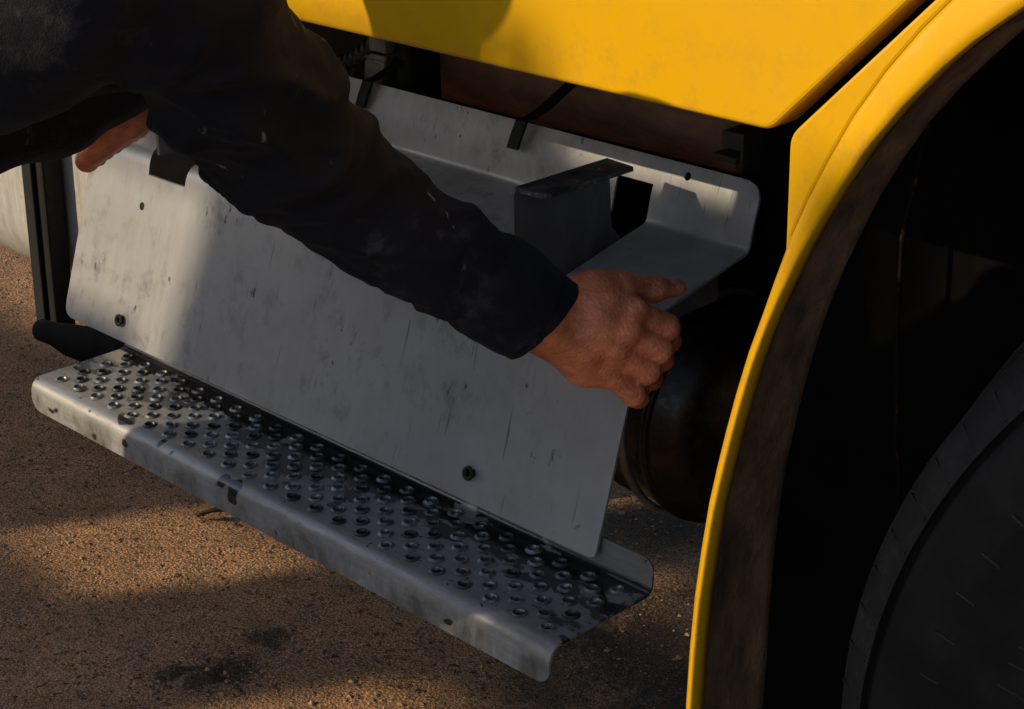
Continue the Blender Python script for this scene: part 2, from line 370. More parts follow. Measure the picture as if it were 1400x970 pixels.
# loose grit too fine to count
pv, pf = [], []
for _q in range(16900):
    x = random.uniform(-3.6, -0.6); y = random.uniform(0.75, 2.1)
    s = (0.0009 + 0.0022*random.random()**3) if _q < 16000 else random.uniform(0.0025, 0.0055); z = gz(x, y) + s*0.25; b = len(pv); a0 = random.random()*6.28
    for k in range(4):
        a = a0 + k*math.pi/2 + random.uniform(-.3, .3); pv.append((x+s*math.cos(a)*random.uniform(.7, 1.3), y+s*math.sin(a)*random.uniform(.7, 1.3), z))
    pv.append((x, y, z+s*random.uniform(.4, .8))); pv.append((x, y, z-s*.6))
    for k in range(4): pf.append((b+k, b+(k+1) % 4, b+4)); pf.append((b+(k+1) % 4, b+k, b+5))
tag(mesh_obj('gravel', pv, pf, M_PEB), 'fine loose grit scattered over the brown ground', 'gravel', kind='stuff')

# a dry curled leaf
bm = bmesh.new(); lf = []
for i in range(9):
    t = i/8; w = 0.014*math.sin(math.pi*min(1, t*0.93+0.05)); row = []
    for j in range(5):
        q = (j-2)/2; row.append(bm.verts.new((-2.118+0.042*t - 0.014*t*t, 1.366+0.038*t + q*w, 0.006+0.006*abs(q)**1.5 + 0.008*math.sin(2.6*t)+0.001*random.random())))
    lf.append(row)
for i in range(8):
    for j in range(4): bm.faces.new((lf[i][j], lf[i+1][j], lf[i+1][j+1], lf[i][j+1]))
add_tube(bm, [(-2.112, 1.375, 0.007), (-2.122, 1.367, 0.009), (-2.131, 1.362, 0.006)], 0.001, 5)
leaf = bm_obj('dry_leaf', bm, M_LEAF, smooth=True); tag(leaf, 'small dark curled leaf lying on sunlit ground before the step', 'leaf')
sm = leaf.modifiers.new('thick', 'SOLIDIFY'); sm.thickness = 0.0008

# ------------------------------------------------------------------ truck
truck = empty('parked_truck', (-1.0, 1.6, 0), 'yellow truck with open lower side, metal step and black front tyre', 'truck')
YD = 1.00
# cab door
outl = [(-2.60, 0.9386), (-0.800, 0.9386)] + arc(-0.7864, 0.9591, 0.0205, -90, -45, 5) + [(-0.3409, 1.3682), (-0.3409, 1.95), (-2.60, 1.95)]
bm = bmesh.new(); prism(bm, outl, YD, YD+0.03)
door = bm_obj('cab_door', bm, M_YEL, truck); bevel_mod(door, 0.004, 3, 40); door.data.polygons.foreach_set('use_smooth', [False]*len(door.data.polygons))
# wheel arch edge, X and Z in the plane of the fender
edge = [(-0.5875, 1.0511), (-0.6159, 1.0284), (-0.6375, 1.008), (-0.6636, 0.9795), (-0.6886, 0.9477), (-0.7091, 0.9159), (-0.7261, 0.8875), (-0.7409, 0.8591), (-0.7568, 0.8239), (-0.7682, 0.7966), (-0.7795, 0.7648), (-0.7898, 0.7295), (-0.7989, 0.6943), (-0.8068, 0.6602), (-0.8136, 0.6284), (-0.8205, 0.5841), (-0.8261, 0.5409), (-0.8301, 0.4932), (-0.833, 0.4375), (-0.8347, 0.3909)]
right = []
for k in range(1, 15):
    a = 134 - k*9.5; right.append((-0.0511+0.7636*math.cos(R(a)), 0.5045+0.7636*math.sin(R(a))))
edge = right[::-1] + edge
en = len(edge)
nrm = []
for i in range(en):
    a = edge[max(i-1, 0)]; b = edge[min(i+1, en-1)]; tx, tz = b[0]-a[0], b[1]-a[1]; L = math.hypot(tx, tz); nrm.append((tz/L*1.0, -tx/L*1.0))
# outward (away from the wheel) = the side with larger distance from the hub
nrm = [(n[0], n[1]) if (n[0]*(e[0]+0.05) + n[1]*(e[1]-0.5)) > 0 else (-n[0], -n[1]) for n, e in zip(nrm, edge)]
def flare_w(z, x): return 0.0112 + 0.022*max(0, min(1, (z-0.80)/0.25))
prof_rows = []
for (x, z), (nx, nz) in zip(edge, nrm):
    w = flare_w(z, x)
    row = [(x+nx*w, YD, z+nz*w), (x+nx*w*0.86, YD-0.002, z+nz*w*0.86), (x+nx*w*0.55, YD-0.005, z+nz*w*0.55), (x+nx*w*0.25, YD-0.0075, z+nz*w*0.25), (x+nx*0.001, YD-0.0075, z+nz*0.001), (x, YD-0.005, z), (x, YD+0.002, z), (x+nx*0.002, YD+0.012, z+nz*0.002)]
    prof_rows.append(row)
fv, ff = [], []
for row in prof_rows: fv += row
W = 8
for i in range(en-1):
    for k in range(W-1): ff.append((i*W+k, i*W+k+1, (i+1)*W+k+1, (i+1)*W+k))
lip = mesh_obj('arch_flare', fv, ff, M_YEL, truck, smooth=True)
s_ = lip.modifiers.new('thick', 'SOLIDIFY'); s_.thickness = 0.0015; s_.offset = 1
# fender skin between door gap and flare
inner = [(r[0][0], r[0][2]) for r in prof_rows]
cut = [p for p in inner if p[1] > 0.8295]          # down to the fender's lower corner
poly = cut + [(-0.7608, 0.8301), (-0.7608, 0.9193)] + arc(-0.7409, 0.9307, 0.0199, 180, 135, 4)
top = [(-0.3182, 1.3818), (-0.3182, 1.95), (0.95, 1.95), (0.95, 0.55)]
bm = bmesh.new()
prism(bm, poly + top, YD, YD+0.012)
fender = bm_obj('fender', bm, M_YEL, truck); bevel_mod(fender, 0.0025, 2, 40)
# inner face of the arch
lv, lf_ = [], []
for i, ((x, z), (nx, nz)) in enumerate(zip(edge, nrm)):
    for d, off in ((0.010, 0.001), (0.014, 0.006), (0.035, 0.005), (0.058, 0.004), (0.062, 0.001), (0.064, 0.007), (0.062, 0.016)):
        wob = 0.0012*noise.noise(Vector((x*30, d*60, z*30)))
        lv.append((x+nx*(off+wob), YD+(d if d < 0.02 else d*(1+0.5*max(0, min(1, (0.95-z)/0.5)))), z+nz*(off+wob)))
for i in range(en-1):
    for k in range(6): lf_.append((i*7+k, i*7+k+1, (i+1)*7+k+1, (i+1)*7+k))
mesh_obj('arch_liner', lv, lf_, M_LINER, truck, smooth=True)
# plate behind the liner and the dark splash wall
bm = bmesh.new()
pw = [(-1.02, 0.02), (-1.02, 0.93), (-0.85, 0.95), (-0.62, 1.30), (-0.3, 1.38), (0.5, 1.38), (0.9, 0.9), (0.9, 0.02)]
prism(bm, pw, 1.30, 1.33); bm_obj('wheel_well_wall', bm, simple('black_well_coating', (0.0028, 0.0024, 0.0022), 0.9, spec=0.05), truck)
bm = bmesh.new()
add_box(bm, (-0.50, 1.26, 0.80), (-0.47, 1.285, 1.10), 0.003); add_box(bm, (-0.56, 1.24, 0.92), (-0.44, 1.26, 0.95), 0.003)
bm_obj('brake_hose_bracket', bm, M_RUST, truck)
LINE = [(-0.83, 1.285, 0.90), (-0.836, 1.26, 0.78), (-0.835, 1.26, 0.683), (-0.831, 1.26, 0.65), (-0.830, 1.26, 0.60), (-0.823, 1.26, 0.56), (-0.822, 1.265, 0.45)]
bm = bmesh.new(); add_tube(bm, LINE, 0.0022, 8); bm_obj('brake_line', bm, M_LINE, truck, smooth=True)
# dark back sheet, cab floor and body that close the truck off
box_obj('underside_dark_sheet', (-4.2, 1.735, 0.13), (-0.60, 1.745, 0.98), M_UNDER, truck, 0.01)  # thin sheet hung low to make the background under the truck dark
box_obj('cab_floor', (-2.60, 1.035, 0.985), (-0.90, 2.6, 1.04), M_UNDER, truck, 0.004)
box_obj('cab_body', (-2.60, 1.035, 1.42), (0.85, 2.6, 2.5), M_YEL, truck, 0.03)
box_obj('engine_block', (-0.80, 1.36, 0.55), (0.8, 2.3, 1.36), M_UNDER, truck, 0.02)
box_obj('gearbox', (-2.3, 1.76, 0.48), (-0.82, 2.4, 0.98), M_UNDER, truck, 0.03)
# rusty box behind the cover
bm = bmesh.new(); add_lathe(bm, [(0, 0.0), (0.10, 0.0), (0.118, 0.008), (0.122, 0.02), (0.122, 0.20), (0.125, 0.203), (0.125, 0.222), (0.122, 0.225), (0.122, 0.575), (0.118, 0.588), (0.10, 0.595), (0, 0.595)], (-1.67, 1.505, 0.832), (1, 0, 0), 56)
bm_obj('rusty_canister', bm, M_RUST, truck, smooth=True)
# retaining straps hooked over the cover's flange
for xs, lean in ((-1.565, 0.010), (-1.321, 0.012)):
    bm = bmesh.new(); w = 0.0075
    path = [(xs+0.032, 1.385, 0.850), (xs+0.022, 1.345, 0.8225), (xs+0.012, 1.305, 0.796), (xs+0.008, 1.288, 0.789), (xs+0.004, 1.281, 0.787), (xs, 1.276, 0.770), (xs-0.002, 1.2725, 0.758)]
    a = []
    for p in path: a.append([bm.verts.new((p[0]+s*w, p[1]+dy, p[2])) for s, dy in ((-1, 0), (1, 0), (1, 0.004), (-1, 0.004))])
    for i in range(len(a)-1):
        for k in range(4): bm.faces.new((a[i][k], a[i][(k+1) % 4], a[i+1][(k+1) % 4], a[i+1][k]))
    bm.faces.new(a[0]); bm.faces.new(a[-1][::-1]); bmesh.ops.recalc_face_normals(bm, faces=bm.faces)
    bm_obj('rubber_strap', bm, M_BLACK, truck)
# corrugated hose
bm = bmesh.new(); pts = []; rads = []
for i in range(73):
    t = i/72; pts.append((-1.72+0.17*t, 1.31+0.02*t, 0.770+0.085*t - 0.02*math.sin(math.pi*t))); rads.append(0.0105 if i % 4 in (0, 1) else 0.0078)
add_tube(bm, pts, rads, 14); bm_obj('corrugated_hose', bm, M_HOSE, truck)
# latches left
lat = bmesh.new(); add_box(lat, (-1.662, 1.325, 0.74), (-1.642, 1.36, 0.792), 0.003, Matrix.Rotation(R(10), 4, 'Y')); add_box(lat, (-1.615, 1.32, 0.74), (-1.580, 1.36, 0.800), 0.003, Matrix.Rotation(R(8), 4, 'Y'))
add_box(lat, (-1.617, 1.318, 0.798), (-1.572, 1.35, 0.806), 0.002); add_box(lat, (-1.590, 1.31, 0.812), (-1.562, 1.345, 0.830), 0.002)
bm_obj('toggle_latch', lat, M_STEEL, truck)
lat = bmesh.new(); add_tube(lat, [(-1.582, 1.318, 0.75), (-1.570, 1.322, 0.785), (-1.556, 1.33, 0.82)], 0.007, 8); add_box(lat, (-1.556, 1.32, 0.75), (-1.535, 1.37, 0.83), 0.004); bm_obj('latch_lever', lat, M_BLACK, truck)
# hinge right
lat = bmesh.new(); add_box(lat, (-1.102, 1.34, 0.788), (-1.074, 1.372, 0.806), 0.003); add_box(lat, (-1.110, 1.335, 0.776), (-1.078, 1.372, 0.783), 0.002)
add_lathe(lat, [(0, -0.008), (0.006, -0.008), (0.006, 0.008), (0, 0.008)], (-1.091, 1.365, 0.765), (0, 1, 0), 10); add_box(lat, (-1.070, 1.33, 0.70), (-1.066, 1.374, 0.81), 0.001)
bm_obj('hinge', lat, simple('grimy_hinge', (0.06, 0.045, 0.035), 0.6, 0.3), truck)
# cotter wire near the panel's corner
lat = bmesh.new(); add_tube(lat, [(-0.985, 1.31, 0.70), (-0.985, 1.31, 0.66), (-0.990, 1.30, 0.635)], 0.0014, 6); add_tube(lat, [(-0.970, 1.31, 0.665), (-0.975, 1.31, 0.64), (-0.985, 1.305, 0.62)], 0.0014, 6)
add_box(lat, (-0.984, 1.306, 0.640), (-0.970, 1.318, 0.652), 0.003); bm_obj('cotter_wire', lat, M_STEEL, truck)

# air tank behind the hand (end toward +X)
bm = bmesh.new(); pr = [(0, 0.036), (0.03, 0.035), (0.06, 0.031), (0.09, 0.022), (0.112, 0.008), (0.122, -0.010), (0.125, -0.012), (0.129, -0.012), (0.130, -0.016), (0.129, -0.022), (0.125, -0.024), (0.125, -0.10), (0.128, -0.102), (0.128, -0.108), (0.125, -0.11), (0.125, -0.55), (0, -0.58)]
add_lathe(bm, pr, (-1.16, 1.455, 0.445), (1, -0.12, 0), 64); at = bm_obj('air_tank', bm, simple('dark_air_tank', (0.022, 0.014, 0.010), 0.32, 0.3, dust=(0.10, 0.055, 0.032)), truck, smooth=True)
bm = bmesh.new(); add_lathe(bm, [(0.128, -0.006), (0.134, -0.004), (0.136, 0), (0.134, 0.004), (0.128, 0.006)], (-1.205, 1.46, 0.445), (1, -0.12, 0), 64, True); bm_obj('clamp_band', bm, M_STEEL, truck, smooth=True)

# fuel tank on the left
bm = bmesh.new()
def rrect(y0, y1, z0, z1, r, n=7):
    return arc(y0+r, z0+r, r, 180, 270, n) + arc(y1-r, z0+r, r, 270, 360, n) + arc(y1-r, z1-r, r, 0, 90, n) + arc(y0+r, z1-r, r, 90, 180, n)
secs = []
for i in range(7):
    a = R(90*i/6); ins = 0.03*(1-math.sin(a)); xx = -1.93 - 0.03*(1-math.cos(a)); secs.append((xx, ins))
secs.append((-3.4, 0))
rows = []
for xx, ins in secs: rows.append([bm.verts.new((xx, y, z)) for y, z in rrect(1.20+ins, 1.70-ins, 0.385+ins, 0.93-ins, 0.11)])
for a, b in zip(rows[:-1], rows[1:]):
    for k in range(len(a)): bm.faces.new((a[k], a[(k+1) % len(a)], b[(k+1) % len(b)], b[k]))
bm.faces.new(rows[0]); bm.faces.new(rows[-1][::-1]); bmesh.ops.recalc_face_normals(bm, faces=bm.faces)
bm_obj('fuel_tank', bm, M_TANK, truck, smooth=True)
bm = bmesh.new()
add_box(bm, (-2.150, 1.165, 0.36), (-2.095, 1.196, 0.80), 0.004, Matrix.Rotation(R(3), 4, 'Y')); add_box(bm, (-2.125, 1.158, 0.36), (-2.112, 1.164, 0.80), 0.002, Matrix.Rotation(R(3), 4, 'Y'))
bm_obj('tank_strap', bm, M_BLACK, truck)
bm = bmesh.new()   # step carrier arm under the cover's left corner
add_tube(bm, [(-2.036, 1.098, 0.414), (-2.033, 1.099, 0.414), (-2.028, 1.100, 0.414), (-2.005, 1.105, 0.413), (-1.98, 1.112, 0.410), (-1.94, 1.124, 0.408), (-1.84, 1.145, 0.414), (-1.75, 1.16, 0.418)], [0.008, 0.012, 0.0145, 0.0155, 0.021, 0.025, 0.027, 0.028], 16)
bm_obj('step_carrier', bm, simple('dead_black_paint', (0.004, 0.004, 0.004), 0.8, spec=0.08), truck, smooth=True)
# step support brackets through the cover
for bx, ztop in ((-1.155, 0.790), (-1.728, 0.785)):
    bm = bmesh.new()
    prof = [(1.108, 0.708), (1.108, ztop-0.006)] + arc(1.115, ztop-0.007, 0.007, 180, 90, 4) + [(1.234, ztop), (1.238, 0.722), (1.262, 0.695), (1.40, 0.69), (1.40, 0.60), (1.165, 0.60), (1.160, 0.69), (1.150, 0.706)]
    a = [bm.verts.new((bx, y, z)) for y, z in prof]; b = [bm.verts.new((bx+0.005, y, z)) for y, z in prof]; n = len(prof)
    bm.faces.new(a); bm.faces.new(b[::-1])
    for i in range(n): bm.faces.new((a[i], a[(i+1) % n], b[(i+1) % n], b[i]))
    bmesh.ops.recalc_face_normals(bm, faces=bm.faces)
    brk = bm_obj('step_bracket', bm, M_BRKT, truck)
    bm = bmesh.new(); fl = arc(bx+0.024, 1.128, 0.014, 270, 360, 5) + [(bx+0.038, 1.232), (bx+0.0005, 1.236), (bx+0.0005, 1.114)]
    a = [bm.verts.new((x, y, ztop+0.0005)) for x, y in fl]; b = [bm.verts.new((x, y, ztop-0.004)) for x, y in fl]; n = len(fl)
    bm.faces.new(a[::-1]); bm.faces.new(b)
    for i in range(n): bm.faces.new((a[i], b[i], b[(i+1) % n], a[(i+1) % n]))
    bmesh.ops.recalc_face_normals(bm, faces=bm.faces)
    bm_obj('bracket_flange', bm, M_BRKTOP, brk)

# wheel: lathe about the axle
WA = R(16.0); hub = Vector((-0.45+0.25*math.cos(WA), 1.04+0.25*math.sin(WA), 0.495)); ax = Vector((math.sin(WA), -math.cos(WA), 0))   # ax points outward
RT = 0.495; KT = RT/0.532
bm = bmesh.new()
pr = [(0.30, 0.002), (0.315, 0.012), (0.34, 0.018), (0.385, 0.021), (0.42, 0.020), (0.445, 0.016), (0.452, 0.0165), (0.456, 0.0145), (0.475, 0.008), (0.490, 0.0015), (0.496, -0.002), (0.500, -0.006), (0.501, -0.014), (0.505, -0.014), (0.507, -0.006), (0.513, -0.0085), (0.525, -0.021), (RT-0.003, -0.028), (RT, -0.036), (RT, -0.060), (RT-0.010, -0.063), (RT-0.010, -0.071), (RT, -0.074), (RT+0.001, -0.14), (RT-0.010, -0.142), (RT-0.010, -0.152), (RT+0.001, -0.154), (RT, -0.236), (RT-0.012, -0.262), (0.46, -0.29), (0.36, -0.29), (0.30, -0.27)]
pr = [(r*KT if i < 17 or i >= len(pr)-3 else r, h) for i, (r, h) in enumerate(pr)]
add_lathe(bm, pr[:14], hub, ax, 160); add_lathe(bm, pr[-4:], hub, ax, 160)
tyre = bm_obj('wheel', bm, M_TYRE, truck, smooth=True)
bm = bmesh.new(); add_lathe(bm, pr[13:-3], hub, ax, 200)
M_TREAD = simple('dusty_tread_rubber', (0.012, 0.0118, 0.012), 0.8, vary=0.45, scale=30, dust=(0.05, 0.047, 0.046), spec=0.2, bump=0.8)
tread = bm_obj('tread', bm, M_TREAD, tyre, smooth=True); tread.data.set_sharp_from_angle(angle=R(35))
# radial ribs moulded into the sidewall
a_ = ax.orthogonal().normalized(); b_ = ax.cross(a_)
bm = bmesh.new()
for k in range(72):
    t = 2*math.pi*k/72; d = a_*math.cos(t) + b_*math.sin(t); tn = ax.cross(d)
    p0 = hub + d*0.446*KT + ax*0.0165; p1 = hub + d*0.462*KT + ax*0.0135
    vs8 = [bm.verts.new(p + tn*s*0.0008 + ax*q) for p in (p0, p1) for s in (-1, 1) for q in (-0.002, 0.0012)]
    for f in ((0, 1, 3, 2), (4, 6, 7, 5), (0, 4, 5, 1), (2, 3, 7, 6), (1, 5, 7, 3)): bm.faces.new([vs8[i] for i in f])
for k in range(130):   # fine cracked ribs of the lettering band
    t = 2*math.pi*k/130 + random.uniform(-.01, .01); d = a_*math.cos(t) + b_*math.sin(t); tn = ax.cross(d); r0 = 0.358+random.uniform(-.004, .004)
    p0 = hub + d*r0 + ax*0.0205 + tn*random.uniform(-.003, .003); p1 = hub + d*(r0+random.uniform(.012, .024)) + ax*0.0195
    vs8 = [bm.verts.new(p + tn*s*0.0006 + ax*q) for p in (p0, p1) for s in (-1, 1) for q in (-0.002, 0.001)]
    for f in ((0, 1, 3, 2), (4, 6, 7, 5), (0, 4, 5, 1), (2, 3, 7, 6), (1, 5, 7, 3)): bm.faces.new([vs8[i] for i in f])
tag(bm_obj('sidewall_ribs', bm, simple('worn_rib_rubber', (0.008, 0.0078, 0.0078), 0.7, scale=50), tyre), kind='stuff')
bm = bmesh.new(); add_lathe(bm, [(0.0, -0.09), (0.08, -0.09), (0.09, -0.06), (0.14, -0.07), (0.2, -0.10), (0.25, -0.08), (0.265, -0.01), (0.279, 0.004), (0.284, 0.0), (0.28, -0.02), (0.27, -0.25), (0, -0.25)], hub, ax, 64)
bm_obj('rim', bm, M_STEEL, tyre, smooth=True)
bm = bmesh.new()
for k in range(180):   # shoulder lug edges around the tread
    t = 2*math.pi*k/180; d = a_*math.cos(t) + b_*math.sin(t); tn = ax.cross(d)
    p0 = hub + d*(RT-0.004) - ax*0.0262; p1 = hub + d*0.508*KT - ax*0.0085
    vs8 = [bm.verts.new(p + tn*s*0.0012 + (ax*0.0006+d*0.0006)*q) for p in (p0, p1) for s in (-1, 1) for q in (-2, 3.2)]
    if k % 2 == 0:
        for f in ((0, 1, 3, 2), (4, 6, 7, 5), (0, 4, 5, 1), (2, 3, 7, 6), (1, 5, 7, 3)): bm.faces.new([vs8[i] for i in f])
bmesh.ops.delete(bm, geom=[v for v in bm.verts if not v.link_faces], context='VERTS')
tag(bm_obj('shoulder_sipes', bm, M_BLACK, tyre), kind='stuff')

# ---- the lower step: bent channel with raised holes
SX0, SX1 = -1.788, -0.952; PX, PY = 0.0355, 0.0148; YT0 = 0.964; NR = 7; YT1 = YT0 + NR*PY; ZT = 0.465
bm = bmesh.new(); holes = []
nX = 40; xs_ = [SX0 + (SX1-SX0)*i/nX for i in range(nX+1)]
pf_ = [(0.9468, 0.444)] + [(0.9468+0.0005, 0.450)] + [(y, z) for y, z in arc(YT0-0.001, ZT-0.0155, 0.0155, 180, 90, 7)][1:]
pf_[-1] = (YT0, ZT)
def sweep(prof, smooth=True):
    vv = [[bm.verts.new((x, y, z)) for y, z in prof] for x in xs_]
    for i in range(nX):
        for k in range(len(prof)-1): bm.faces.new((vv[i][k], vv[i+1][k], vv[i+1][k+1], vv[i][k+1]))
sweep(pf_)
pb_ = [(YT1, ZT)] + arc(YT1, ZT+0.010, 0.010, 270, 355, 6)[1:] + [(YT1+0.0105, 0.482)]
sweep(pb_)
# apron with rounded lower corners, upstand with rounded upper corners
def strip(y, za, zb, r, up):
    n = 10; pa = [(x, za) for x in xs_]
    sx = [SX0] + [SX0+r*(1-math.cos(R(90*i/n))) for i in range(1, n+1)] + xs_[2:-2] + [SX1-r*(1-math.cos(R(90*i/n))) for i in range(n, -1, -1)]
    def edge_z(x):
        d = min(x-SX0, SX1-x)
        e = 0 if d >= r else r - math.sqrt(max(0, r*r-(r-d)**2))
        return zb + e if not up else zb - e
    A = [bm.verts.new((x, y, za)) for x in sx]; Bv = [bm.verts.new((x, y if not up else y+0.001, edge_z(x))) for x in sx]
    for i in range(len(sx)-1): bm.faces.new((A[i], A[i+1], Bv[i+1], Bv[i]))
strip(0.9468, 0.444, 0.428, 0.0155, False); strip(YT1+0.0105, 0.482, 0.497, 0.012, True)
NS = 16; RH = 0.0058
for r in range(NR):
    yc = YT0 + (r+0.5)*PY; off = 0 if r % 2 == 0 else PX/2
    x = SX0 + 0.012 + off; ya, yb = YT0+r*PY, YT0+(r+1)*PY; cur = SX0
    while x + PX <= SX1 + 1e-6:
        if x > cur: bm.faces.new([bm.verts.new(v) for v in ((cur, ya, ZT), (x, ya, ZT), (x, yb, ZT), (cur, yb, ZT))])
        xc = x + PX/2; holes.append((xc, yc))
        cor = [bm.verts.new(v) for v in ((x+PX, yb, ZT), (x, yb, ZT), (x, ya, ZT), (x+PX, ya, ZT))]
        ring = [bm.verts.new((xc+RH*math.cos(2*math.pi*k/NS), yc+RH*math.sin(2*math.pi*k/NS), ZT)) for k in range(NS)]
        for q in range(4):
            for k in range(NS//4):
                i0 = q*NS//4 + k; bm.faces.new((cor[q], ring[(i0+1) % NS], ring[i0]))
            bm.faces.new((cor[q], cor[(q+1) % 4], ring[((q+1)*NS//4) % NS]))
        cur = x + PX; x = cur
    if cur < SX1: bm.faces.new([bm.verts.new(v) for v in ((cur, ya, ZT), (SX1, ya, ZT), (SX1, yb, ZT), (cur, yb, ZT))])
bmesh.ops.remove_doubles(bm, verts=bm.verts, dist=0.0002)
bmesh.ops.recalc_face_normals(bm, faces=bm.faces)
step = bm_obj('lower_step', bm, M_STEP, truck, smooth=True)
step.data.set_sharp_from_angle(angle=R(32))
if sum(p.normal.z for p in step.data.polygons) < 0: step.data.flip_normals()
s_ = step.modifiers.new('thick', 'SOLIDIFY'); s_.thickness = 0.0025; s_.offset = -1
es_ = step.modifiers.new('crisp', 'EDGE_SPLIT'); es_.split_angle = R(35)
box_obj('hole_shade_plate', (SX0+0.03, 0.960, 0.4535), (SX1-0.03, 1.064, 0.4585), M_UNDER, step, 0.001)  # dark plate added under the tread so the holes read as shaded
# raised collars, each in its own hole
def collar(seed):
    r_ = random.Random(seed); bm = bmesh.new()
    rows = []
    for rr, h in ((0.0084, 0.0002), (0.0074, 0.0007), (0.0062, 0.0021), (0.0056, 0.0024), (0.0051, 0.0019), (0.0048, -0.0035)):
        rows.append([bm.verts.new(((rr + (0.0003*r_.uniform(-1, 1) if 0.001 < h else 0))*math.cos(2*math.pi*k/14), (rr + (0.0003*r_.uniform(-1, 1) if h > 0.001 else 0))*math.sin(2*math.pi*k/14), h + (0.0003*r_.uniform(-1, 1) if h > 0.001 else 0))) for k in range(14)])
    for a, b in zip(rows[:-1], rows[1:]):
        for k in range(14): bm.faces.new((a[k], a[(k+1) % 14], b[(k+1) % 14], b[k]))
    bmesh.ops.recalc_face_normals(bm, faces=bm.faces)
    me = bpy.data.meshes.new('raised_hole'); bm.to_mesh(me); bm.free(); me.polygons.foreach_set('use_smooth', [True]*len(me.polygons)); return me
m_c = Mat('collar_metal'); oi = m_c.new('ShaderNodeObjectInfo')
nz = m_c.noise(160, 3); rr_ = m_c.ramp(oi.outputs['Random'], [(0.15, (0.03, 0.028, 0.027)), (0.4, (0.14, 0.138, 0.135)), (1.0, (0.26, 0.257, 0.255))])
m_c.set(Base_Color=m_c.mix(m_c.ramp(nz, [(0.45, 0.0), (0.6, 0.8)]), rr_, (0.05, 0.046, 0.044)), Metallic=0.6, Roughness=0.42)
cms = [collar(s) for s in range(6)]
for me in cms: me.materials.append(m_c.m)
for i, (x, y) in enumerate(holes):
    o = bpy.data.objects.new('raised_hole', cms[i % 6]); COL.objects.link(o); o.parent = step
    o.matrix_local = Matrix.Translation((x, y, ZT)) @ Matrix.Rotation(random.random()*6.28, 4, 'Z') @ Matrix.Diagonal((1, 1, random.uniform(.75, 1.25), 1))

# ------------------------------------------------------------------ the aluminium cover being lifted into place
cover = empty('cover_panel', (-1.45, 1.075, 0.482), 'bent scuffed aluminium cover sheet held by the worker above the step', 'cover panel')
key = [(1.062, 0.482), (1.131, 0.692), (1.272, 0.721), (1.279, 0.750), (1.291, 0.783)]   # Y, Z
rad = {1: 0.014, 2: 0.006, 3: 0.012}
prof = []
for i, k in enumerate(key):
    if i in rad:
        a = Vector(key[i-1]); b = Vector(k); c = Vector(key[i+1]); d0 = (a-b).normalized(); d1 = (c-b).normalized(); r = rad[i]
        for t in range(7):
            t /= 6; p0 = b + d0*r; p1 = b + d1*r; prof.append(tuple(p0.lerp(b, t).lerp(b.lerp(p1, t), t)))
    else: prof.append(k)
# subdivide long runs
fine = [prof[0]]
for a, b in zip(prof[:-1], prof[1:]):
    L = math.dist(a, b); n = max(1, int(L/0.010))
    fine += [(a[0]+(b[0]-a[0])*t/n, a[1]+(b[1]-a[1])*t/n) for t in range(1, n+1)]
extra = []
for a, b in zip(fine[:-1], fine[1:]):
    extra.append(a)
    if len(extra) < 3 or b is fine[-1] or b is fine[-2]: extra += [(a[0]+(b[0]-a[0])*q, a[1]+(b[1]-a[1])*q) for q in (.25, .5, .75)]
extra.append(fine[-1]); fine = extra
S = [0]
for a, b in zip(fine[:-1], fine[1:]): S.append(S[-1] + math.dist(a, b))
CX0, CX1 = -1.892, -1.012; ST = S[-1]
def round_in(d, r): return 0 if d >= r else r - math.sqrt(max(0, r*r - (r-d)**2))
NU = 110; V = []; F = []
th = 0.0028
def prof_n(j):
    a = fine[max(j-1, 0)]; b = fine[min(j+1, len(fine)-1)]; dy, dz = b[0]-a[0], b[1]-a[1]; L = math.hypot(dy, dz); return (-dz/L, dy/L)  # toward the viewer / up
nj = len(fine)
for side in (0, 1):
    for j, (y, z) in enumerate(fine):
        ua = CX0 + round_in(S[j], 0.016) + 0.020*(S[j]/ST)*0; ub = CX1 - round_in(ST-S[j], 0.018) - round_in(S[j], 0.006)
        ny, nz_ = prof_n(j)
        for i in range(NU+1):
            x = ua + (ub-ua)*i/NU
            w = 0.0016*noise.noise(Vector((x*4.0, y*6, z*5))) + 0.0007*noise.noise(Vector((x*13, y*9, z*11)))
            yaw = 0.016*(x+1.45)                       # not held quite square to the truck
            o_ = w - (th if side else 0)
            V.append((x, y + yaw*0.5 + ny*o_, z + nz_*o_ - 0.004*(x+1.45)))
n1 = nj*(NU+1)
def vid(s, j, i): return s*n1 + j*(NU+1) + i
for j in range(nj-1):
    for i in range(NU):
        F.append((vid(0, j, i), vid(0, j, i+1), vid(0, j+1, i+1), vid(0, j+1, i))); F.append((vid(1, j, i), vid(1, j+1, i), vid(1, j+1, i+1), vid(1, j, i+1)))
for i in range(NU):
    F.append((vid(0, 0, i), vid(1, 0, i), vid(1, 0, i+1), vid(0, 0, i+1))); F.append((vid(0, nj-1, i), vid(0, nj-1, i+1), vid(1, nj-1, i+1), vid(1, nj-1, i)))
for j in range(nj-1):
    F.append((vid(0, j, 0), vid(0, j+1, 0), vid(1, j+1, 0), vid(1, j, 0))); F.append((vid(0, j, NU), vid(1, j, NU), vid(1, j+1, NU), vid(0, j+1, NU)))
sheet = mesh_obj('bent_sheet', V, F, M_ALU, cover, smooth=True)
fd = Vector((0, 0.210, -0.069)).normalized()     # normal-ish of the front face (into the truck)
cutters = []
def cyl_cut(p, d, r):
    bm = bmesh.new(); d = Vector(d).normalized(); add_lathe(bm, [(0.00001, -0.03), (r, -0.03), (r, 0.03), (0.00001, 0.03)], p, d, 24)
    bmesh.ops.remove_doubles(bm, verts=bm.verts, dist=0.0001); bmesh.ops.recalc_face_normals(bm, faces=bm.faces)
    cutters.append(bm_obj('cut', bm, None))
